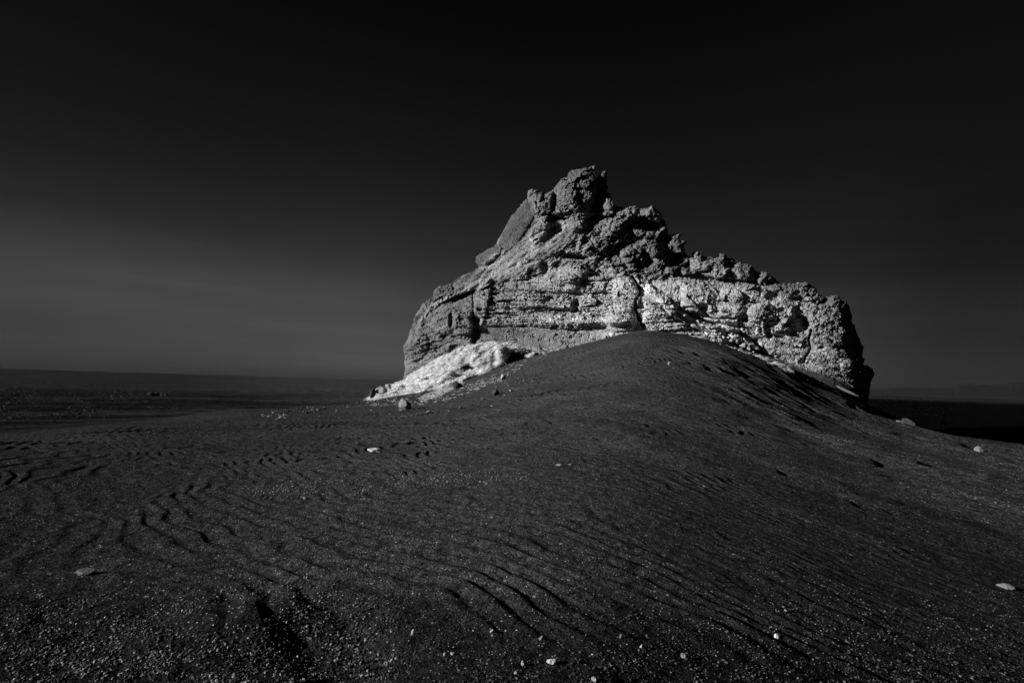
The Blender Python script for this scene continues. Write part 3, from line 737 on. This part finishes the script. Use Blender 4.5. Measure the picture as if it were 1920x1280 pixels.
# duller turf on the upper slope of the rock
rpx, rpy, rV = rk[0], rk[1], rk[2]
gz = soft(rpx, rpy, ZG, 5) * (.15 + .85 * smooth(870, 960, rpx)); a = math.radians(-36)
st = fbm((rpx * math.cos(a) + rpy * math.sin(a)) / 40, (-rpx * math.sin(a) + rpy * math.cos(a)) / 9, 0, 3, .5, 101)
pr = gz * np.clip(.45 + st * 2, .02, 1); pr /= pr.sum()
pick = rng.choice(len(rV), 9000, p=pr)
tag(blades('slope_turf', rV[pick], rng.uniform(.12, .28, len(pick)), np.tile([-.75, -.6, .2], (len(pick), 1)), M_GRASS, .55 + .35 * np.clip(st[pick], -.4, .6), .014, .5, 6, .5),
    'dry streaky turf on the upper left slope of the rock', 'turf', kind='stuff')
# dry grass hanging down the sand under the right end of the pale vein
def patch_grass(name, poly, n, L, tone, label, dirs, per=8, width=.012):
    P = np.array(poly, float)
    x = rng.uniform(P[:, 0].min(), P[:, 0].max(), n * 6); y = rng.uniform(P[:, 1].min(), P[:, 1].max(), n * 6)
    k = inside(x, y, poly); x, y = x[k][:n], y[k][:n]
    G, ok = ground_hit(x, y); G = G[ok]
    tag(blades(name, G, np.full(len(G), L), np.tile(dirs, (len(G), 1)), M_GRASS, np.full(len(G), tone) * rng.uniform(.7, 1.15, len(G)), width, .5, per, .5), label, 'grass', kind='stuff')
patch_grass('foot_tufts', [(1290,622),(1310,618),(1360,640),(1400,655),(1420,662),(1400,664),(1350,645),(1310,630)], 110, .22, .6, 'small pale tufts along the rubble at the top of the dune', [.3, -.8, .2])
patch_grass('dry_grass', [(1405,662),(1425,655),(1445,664),(1465,680),(1484,698),(1470,696),(1440,682)], 150, .42, .6, 'dry pale grass trailing down the dune below the rubble', [.5, -.8, .1])
patch_grass('grass_sprigs', [(880,722),(900,712),(925,708),(948,706),(940,716),(915,722),(890,730),(860,738)], 110, .13, .6, 'sparse pale sprigs on sand below the grass bank', [0, -.3, .8], 5, .012)
patch_grass('stray_tufts', [(685,760),(700,738),(745,716),(800,745),(860,728),(935,700),(960,676),(1010,668),(1015,660),(1030,664),(1000,680),(950,706),(900,730),(830,756),(760,766)], 260, .2, .75, 'scattered pale tufts on the sand around the edge of the grass bank', [-.7, -.6, .25], 7)
patch_grass('grass_tails', [(790,744),(830,726),(870,712),(872,720),(840,736),(800,752)], 330, .26, .75, 'pale grass creeping down the sand from the bank', [-.7, -.6, .2])

# ------------------------------------------------------------------ stones
def ico(sub=1):
    t = (1 + 5 ** .5) / 2
    v = [(-1,t,0),(1,t,0),(-1,-t,0),(1,-t,0),(0,-1,t),(0,1,t),(0,-1,-t),(0,1,-t),(t,0,-1),(t,0,1),(-t,0,-1),(-t,0,1)]
    f = [(0,11,5),(0,5,1),(0,1,7),(0,7,10),(0,10,11),(1,5,9),(5,11,4),(11,10,2),(10,7,6),(7,1,8),(3,9,4),(3,4,2),(3,2,6),(3,6,8),(3,8,9),(4,9,5),(2,4,11),(6,2,10),(8,6,7),(9,8,1)]
    v = [np.array(p, float) / np.linalg.norm(p) for p in v]
    for _ in range(sub):
        c = {}; nf = []
        def mid(a, b):
            k = (min(a, b), max(a, b))
            if k not in c:
                p = v[a] + v[b]; v.append(p / np.linalg.norm(p)); c[k] = len(v) - 1
            return c[k]
        for a, b, d in f:
            x, y, z = mid(a, b), mid(b, d), mid(d, a); nf += [(a, x, z), (b, y, x), (d, z, y), (x, y, z)]
        f = nf
    return np.array(v), np.array(f)
DEBUG = False
def stone_shape(seed, sub=3, amp=.28, cuts=7, squash=(1, .8, .6)):
    v, f = ico(sub); rs = np.random.default_rng(seed)
    v = v * (1 + amp * fbm(v[:, 0] * 1.1 + seed, v[:, 1] * 1.1, v[:, 2] * 1.1, 3, .55, seed % 7)[:, None])
    for _ in range(cuts * 2):                               # broken facets
        n = rs.normal(size=3); n /= np.linalg.norm(n); h = rs.uniform(.5, .88)
        dd = v @ n; v = v - n * np.clip(dd - h, 0, None)[:, None]
    v = v * (1 + .05 * fbm(v[:, 0] * 5, v[:, 1] * 5, v[:, 2] * 5, 2, .5, seed % 5)[:, None])
    return v * squash, f
def stone(name, px, py, w, h, tone, label, cat='stone', seed=0, group=None, sub=3, amp=.28, yaw=0.0, pitch=0.0, depth=None, deepen=.8, Y=None, cuts=7, sink=.25):
    """px,py = where its base stands in the photo; w,h its size in photo pixels at that distance"""
    if Y is None:
        P, ok = ground_hit([px], [py]); P = P[0]
        while not (P[1] < 60 or 'plain' in label): py += 2; P = ground_hit([px], [py])[0][0]
    else: P = at(np.array([px]), np.array([py]), np.array([Y]))[0]
    k = P[1] / F
    if DEBUG: print('ST', label[:40], px, py, P.round(2))
    sw, sh = w * k / 2, h * k / 2
    v, f = stone_shape(seed, sub, amp, cuts, (1, 1, 1))
    v = v / np.abs(v).max(0)
    v = v * (sw, sw * deepen, sh * (1 + sink))
    c, s = math.cos(yaw), math.sin(yaw); 
    if pitch:
        cp_, sp_ = math.cos(pitch), math.sin(pitch)
        v = np.stack([v[:, 0] * cp_ - v[:, 2] * sp_, v[:, 1], v[:, 0] * sp_ + v[:, 2] * cp_], 1)
    v = np.stack([v[:, 0] * c - v[:, 1] * s, v[:, 0] * s + v[:, 1] * c, v[:, 2]], 1)
    o = new_mesh(name, v, f, M_STONE, None, {'tone': tone * .5 * (1 + .3 * fbm(v[:, 0] / sw * 2, v[:, 1] / sw * 2, v[:, 2] / sw * 2, 2, .5, 3))}, False)
    o.location = (P[0], P[1] + sw * deepen * .5, P[2] + sh * (1 - sink * .6))
    return tag(o, label, cat, group)

ST = [  # px, py(base), w, h, tone, label
 (756,768,30,19,.26,'pear-shaped pale boulder on the open sand below the grass bank','boulder',1,.5),
 (944,712,11,13,.5,'bright upright stone on the slope just below the grass bank','stone',2,0),
 (858,728,22,11,.05,'black rounded stone half buried under the grass bank','stone',3,0),
 (928,742,17,14,.07,'dark angular stone alone on the slope, right of the black rounded one','stone',4,0),
 (905,752,11,6,.15,'small grey stone downhill of the dark angular stone','stone',5,0),
 (863,766,7,6,.15,'small grey stone between the pear-shaped boulder and the dune','stone',6,0),
 (802,775,12,6,.25,'flat pale stone on sand right of the pear-shaped boulder','stone',7,0),
 (753,771,7,4,.2,'tiny stone touching the foot of the pear-shaped boulder','stone',8,0),
 (700,849,30,8,.75,'long white knobbly stone lying on smooth dark sand','stone',9,0),
 (670,833,9,5,.05,'small dark stone above the long white stone','stone',10,0),
 (1048,874,14,5,.28,'pale low stone on the rippled slope with a dark tail of shadow','stone',11,0),
 (1070,872,10,3,.12,'thin grey stone just right of the pale low stone','stone',51,0),
 (573,936,11,5,.25,'pale tilted stone among ripples at centre left','stone',12,0),
 (459,1139,12,14,.10,'upright rounded grey stone casting a long shadow in the foreground','stone',13,0),
 (158,1077,36,8,.16,'flat pale slab of stone in the ripples at far left','stone',14,0),
 (1892,1104,30,9,.20,'flat grey stone at the right edge of the photo','stone',15,0),
 (1457,1197,10,9,.7,'white pebble in the gravel, brightest at lower right','pebble',16,0),
 (1838,849,17,12,.30,'pale pointed boulder near the right edge with a long black shadow','boulder',17,0),
 (1818,849,12,4,.2,'low flat stone left of the pale pointed boulder','stone',52,0),
 (1708,803,25,18,.06,'round mottled boulder at the right foot of the dune','boulder',18,0),
 (1688,792,17,6,.2,'flat pale stone left of the round mottled boulder','stone',19,0),
 (1255,685,7,7,.3,'small stone high on the face of the dune','stone',20,0),
 (1204,1216,10,7,.5,'pale pebble in front of a dark scooped hollow','pebble',21,0),
 (1283,1234,13,8,.25,'elongated grey pebble tilted upward at bottom centre','pebble',22,.4),
 (1036,1247,21,10,.7,'blocky white stone with a ridged top at bottom centre','stone',23,0),
 (981,1248,10,10,.35,'small pointed pale stone left of the blocky white stone','stone',24,0),
 (968,1264,8,6,.35,'small round pale pebble below the pointed stone at bottom','pebble',25,0),
 (1116,1279,14,9,.3,'grey pebble cut by the bottom edge of the photo','pebble',26,0),
 (773,1190,5,10,.4,'thin upright pale pebble in the hollow at bottom centre','pebble',27,.2),
 (833,1229,7,6,.5,'pale pebble, left one of a close pair','pebble',28,0),
 (848,1228,8,6,.35,'grey pebble, right one of a close pair','pebble',29,0),
 (1474,1146,6,5,.3,'lone grey pebble at the upper edge of the right hand gravel','pebble',30,0),
 (1014,1200,6,9,.25,'curved pale pebble left of the white block','pebble',31,.6),
 (1164,1197,4,8,.2,'narrow upright pebble by the dark hollow','pebble',32,0),
 (732,1240,9,3,.5,'thin splinter of pale stone lying in black gravel','pebble',33,-.5),
 (923,1185,9,4,.4,'short pale splinter in dark gravel','pebble',34,-.4),
 (427,1216,5,5,.45,'tiny pale pebble in the lower left gravel','pebble',35,0),
 (697,744,13,17,.06,'dark upright rock at the very tip of the grass bank','rock',36,0),
 (714,740,26,15,.5,'large pale rock at the tip of the grass bank','rock',37,0),
 (728,727,14,8,.35,'smaller pale rock perched behind the large one at the bank tip','rock',38,0),
 (1846,826,7,5,.3,'small pale stone behind the pale pointed boulder','stone',53,0),
 (1755,810,9,5,.3,'pale stone midway along the dark right crest','stone',54,0),
 (1809,824,12,5,.25,'flat pale stone near the end of the right crest','stone',55,0),
]
for i, s in enumerate(ST):
    px, py, w, h, tn, lb, ct_, sd, pt = s
    nm = {'boulder': 'boulder', 'stone': 'stone', 'pebble': 'pebble', 'rock': 'rock'}[ct_]
    stone(nm, px, py, w, h, tn, lb, ct_, sd, pitch=-pt, Y={697: 44.0, 714: 44.3, 728: 45.2}.get(px), sub=3 if w > 9 else 2, amp=.3)
# dark lumps far out on the left plain
for i, (x, w, h) in enumerate([(281, 12, 7), (292, 12, 6), (303, 10, 7), (310, 8, 4)]):
    stone('boulder', x, 741, w, h, .03, 'low black boulder in the row out on the left plain', 'boulder', 60 + i, 'black boulders on the left plain', 2)
# pale block rubble tumbling down along the vein
VB = [(1317,616,12,7),(1330,617,14,8),(1342,622,12,8),(1350,628,10,7),(1358,634,9,7),(1372,640,18,12),(1384,644,14,12),(1394,650,13,14),(1404,655,12,14),(1388,658,18,7),(1400,662,12,7),
      (1413,664,12,8),(1376,652,10,5),(1300,612,16,7),(1310,604,9,6),(1420,654,14,8),(1366,634,8,5),(1409,646,10,7)]
for i, (x, y, w, h) in enumerate(VB):
    stone('rubble_block', x, y, w * (.6 + .12 * (i * 7 % 5)), h * (.4 + .1 * (i * 3 % 5)), .5 if i % 3 else .28, 'angular pale block in the rubble where the vein meets the dune', 'rubble block', 80 + i, 'pale rubble blocks below the vein', 2, .45,
          yaw=i * .7, Y=float(rbf_eval(ROCKFIT, np.array([x * 1.0]), np.array([y * 1.0]))[0]) - .9, cuts=9, pitch=(i % 5 - 2) * .3)
# sunlit sand ledge, added as a pale strip with the light in its colour
stone('sunlit_streak', 1582, 733, 72, 6, .4, 'long thin pale ledge lit on the dark bank under the right end of the rock', 'ledge', 130, None, 3, .12, cuts=3, pitch=-.36, deepen=.15, sink=.1, Y=41.7)

# loose stones that repeat: copies share the meshes of a few shapes
protos = []
for k in range(10):
    v, f = stone_shape(200 + k, 2, .3, 6, (1, .8 + .2 * (k % 3 - 1), .62)); v = v / np.abs(v).max()
    protos.append((v, f))
_pm = {}
def proto_mesh(k, tn):
    key = (k, tn)
    if key not in _pm:
        v, f = protos[k]
        me = new_mesh('stone', v, f, M_STONE, None, {'tone': np.full(len(v), tn * .5)}); _pm[key] = me.data
        bpy.data.objects.remove(me)
    return _pm[key]
def scatter(poly, n, wmin, wmax, tones, name, label, cat, group, power=2.0):
    P = np.array(poly, float); rs = np.random.default_rng(abs(hash(group)) % 1000 if False else len(label) * 7 + n)
    x = rs.uniform(P[:, 0].min(), P[:, 0].max(), n * 12); y = rs.uniform(P[:, 1].min(), P[:, 1].max(), n * 12)
    k = inside(x, y, poly); x, y = x[k][:n], y[k][:n]
    G, ok = ground_hit(x, y)
    for i in range(len(x)):
        if not ok[i] or G[i, 1] > 60: continue
        w = (wmin + (wmax - wmin) * rs.random() ** power) * G[i, 1] / F / 2
        o = bpy.data.objects.new(name, proto_mesh(int(rs.integers(10)), float(rs.choice(tones)))); COL.objects.link(o)
        o.location = G[i] + [0, 0, w * .25]; o.scale = (w, w * rs.uniform(.7, 1), w * rs.uniform(.6, 1))
        o.rotation_euler = (rs.uniform(-.4, .4), rs.uniform(-.4, .4), rs.uniform(0, 6.28))
        tag(o, label, cat, group)
scatter([(705,752),(800,748),(900,725),(960,700),(1000,715),(960,745),(900,775),(800,790),(720,785)], 55, 2.5, 7, [.08, .15, .3, .45], 'stone',
        'small loose stone on the sand slope below the grass bank', 'stone', 'loose stones below the bank')
scatter([(540,772),(600,755),(700,748),(730,765),(700,785),(600,790)], 45, 2.5, 7, [.06, .12, .2, .35], 'stone',
        'small rock on the low spit left of the grass bank', 'stone', 'rocks on the low spit')
scatter([(478,782),(500,774),(520,771),(545,780),(535,786),(500,786)], 26, 4, 9, [.2, .3, .4], 'rubble_stone',
        'pale broken stone in the low heap on the sand left of the bank', 'stone', 'low heap of broken stones')
scatter([(1700,800),(1760,808),(1850,826),(1900,850),(1850,860),(1780,835),(1710,812)], 18, 2, 6, [.12, .25], 'stone',
        'small stone along the right crest near the boulders', 'stone', 'stones on the right crest')
scatter([(1180,650),(1300,660),(1450,730),(1560,800),(1400,780),(1100,720)], 14, 1.8, 4.5, [.3, .5], 'stone',
        'small pale stone on the upper face of the dune', 'stone', 'pale stones on the dune face')
scatter([(950,1130),(1250,1130),(1450,1180),(1450,1275),(950,1275)], 34, 4, 10, [.12, .2, .3], 'pebble',
        'larger pebble in the gravel at bottom centre', 'pebble', 'pebbles at bottom centre')
scatter([(1450,1130),(1900,1150),(1915,1275),(1450,1275)], 40, 4, 11, [.1, .17, .3], 'pebble',
        'larger pebble in the gravel at bottom right', 'pebble', 'pebbles at bottom right')
scatter([(5,1150),(400,1110),(640,1120),(700,1270),(5,1275)], 45, 4, 10, [.1, .17, .3], 'pebble',
        'larger pebble in the gravel at bottom left', 'pebble', 'pebbles at bottom left')

# gravel nobody could count
def gravel(patches):
    v12, f12 = ico(0); Vs = []; Fs = []; Ts = []; off = 0
    for (poly, n, smin, smax, tmin, tmax) in patches:
        P = np.array(poly, float)
        x = rng.uniform(P[:, 0].min(), P[:, 0].max(), n * 5); y = rng.uniform(P[:, 1].min(), P[:, 1].max(), n * 5)
        k = inside(x, y, poly)
        x, y = x[k], y[k]
        e = seg_dist(x, y, poly, True)
        k = (rng.random(len(x)) < smooth(0, min(70, .35 * (P[:, 1].max() - P[:, 1].min())), e)) & (y < 1300) & (fbm(x / 60, y / 26, 0, 4, .6, 141) + rng.normal(0, .14, len(x)) > -.04)
        x, y = x[k][:n], y[k][:n]
        G, ok = ground_hit(x, y); G = G[ok]; m_ = len(G)
        s = (smin + (smax - smin) * 1.6 * rng.random(m_) ** 6) / 2
        jit = rng.uniform(.72, 1.2, (m_, 12, 3)); ax = rng.uniform(.6, 1.1, (m_, 1, 3))
        a = rng.uniform(0, 6.28, m_); c, sn = np.cos(a)[:, None], np.sin(a)[:, None]
        v = v12[None] * jit * ax * [1, 1, .75]
        v = np.stack([v[..., 0] * c - v[..., 1] * sn, v[..., 0] * sn + v[..., 1] * c, v[..., 2]], -1) * s[:, None, None] + G[:, None, :] + [0, 0, 1] * (s * .25)[:, None, None]
        Vs.append(v.reshape(-1, 3)); Fs.append((f12[None] + (off + np.arange(m_) * 12)[:, None, None]).reshape(-1, 3)); off += m_ * 12
        Ts.append(np.repeat(tmin + (tmax - tmin) * rng.random(m_) ** 5, 12) * .42)
    return new_mesh('gravel', np.vstack(Vs), np.vstack(Fs), M_PEB, None, {'tone': np.concatenate(Ts)})
gr = gravel([
 ([(-160,1120),(0,1100),(200,1090),(420,1075),(560,1065),(680,1080),(760,1110),(760,1400),(-160,1400)], 34000, .0035, .019, .03, .55),
 ([(640,1060),(760,1090),(960,1095),(1250,1085),(1420,1110),(1500,1400),(640,1400)], 17000, .003, .014, .012, .26),
 ([(1380,1100),(1500,1070),(1700,1090),(2050,1060),(2050,1400),(1380,1400)], 17000, .003, .015, .015, .30),
 ([(380,915),(520,890),(700,880),(860,872),(1000,885),(990,905),(880,915),(760,925),(640,940),(480,940)], 12000, .008, .026, .04, .6),
 ([(800,850),(950,830),(1100,850),(1060,880),(900,875)], 1500, .01, .03, .05, .25),
 ([(-20,900),(200,895),(330,900),(300,920),(100,925),(-20,925)], 900, .01, .03, .04, .25),
 ([(560,960),(700,950),(780,960),(740,985),(640,985)], 900, .008, .022, .04, .22),
 ([(260,800),(420,780),(440,800),(360,830),(270,830)], 700, .02, .06, .04, .22),
 ([(-40,694),(300,704),(720,718),(720,745),(560,758),(300,778),(-40,806)], 11000, .05, .24, .02, .22),
 ([(960,690),(985,668),(1100,640),(1190,618),(1190,630),(1100,655),(1000,690)], 500, .03, .10, .08, .6),
 ([(1250,620),(1330,624),(1420,660),(1540,715),(1520,720),(1400,668),(1300,636)], 260, .03, .12, .1, .7),
 ([(480,772),(600,752),(690,745),(720,760),(640,768),(560,778)], 1800, .05, .16, .04, .22),
 ([(1080,1060),(1240,1065),(1220,1090),(1100,1085)], 500, .006, .016, .04, .25),
 ([(1520,820),(1680,850),(1640,900),(1480,870)], 400, .01, .03, .05, .3),
])
tag(gr, 'loose gravel strewn over the black sand in patches', 'gravel', kind='stuff')

# ------------------------------------------------------------------ distant hills on the right
def hills():
    prof = ([1500,1600,1640,1681,1732,1747,1791,1800,1813,1841,1872,1900,1911,1960,2050,2150,2300,2450], [6,9,11,14.5,17,15.5,19,25,26.5,26,26,32,33,30,36,28,20,8])
    px = np.arange(1500, 2450, 2.0); k = np.linspace(0, 1, 60)
    PX, K = np.meshgrid(px, k)
    h = np.interp(PX, *prof) * (1 + .03 * fbm(PX / 12, K * 2, 0, 3, .5, 151))
    Y = 7600 + 2600 * K
    shape = np.clip(smooth(-.02, .55, K), 0, 1) * (1 - smooth(.6, 1.0, K))
    hh = h * 9000 / F * shape * (1 + .22 * (1 - K) * fbm(PX / 30, K * 4, 0, 4, .55, 152) * smooth(0, .3, K))
    X = (PX - 960) / F * Y
    V = np.stack([X, Y, hh - 5], -1).reshape(-1, 3)
    nc = len(px); i = (np.arange(len(k) - 1)[:, None] * nc + np.arange(nc - 1)[None]).ravel()
    o = new_mesh('hills', V, np.stack([i, i + 1, i + nc + 1, i + nc], 1), M_HILL, None, {'tone': np.full(len(V), .003)})
    tag(o, 'low hazy hills along the horizon at right', kind='structure')
hills()

# ------------------------------------------------------------------ air
def haze():
    hx, z0, z1 = 16500, -12, 420
    V = np.array([[x, y, z] for z in (z0, z1) for y in (-hx, hx) for x in (-hx, hx)])
    Fq = np.array([[0, 2, 3, 1], [4, 5, 7, 6], [0, 1, 5, 4], [2, 6, 7, 3], [0, 4, 6, 2], [1, 3, 7, 5]])
    mt = bpy.data.materials.new('haze'); mt.use_nodes = True; t = mt.node_tree; t.nodes.clear()
    pv = N(t, 'ShaderNodeVolumePrincipled'); pv.inputs['Color'].default_value = (.8, .8, .8, 1)
    pv.inputs['Density'].default_value = 7.0e-7; pv.inputs['Anisotropy'].default_value = 0
    o = N(t, 'ShaderNodeOutputMaterial'); t.links.new(pv.outputs[0], o.inputs['Volume'])
    h = new_mesh('haze', V, Fq, mt); tag(h, 'thin haze over the plain', kind='stuff')
haze()
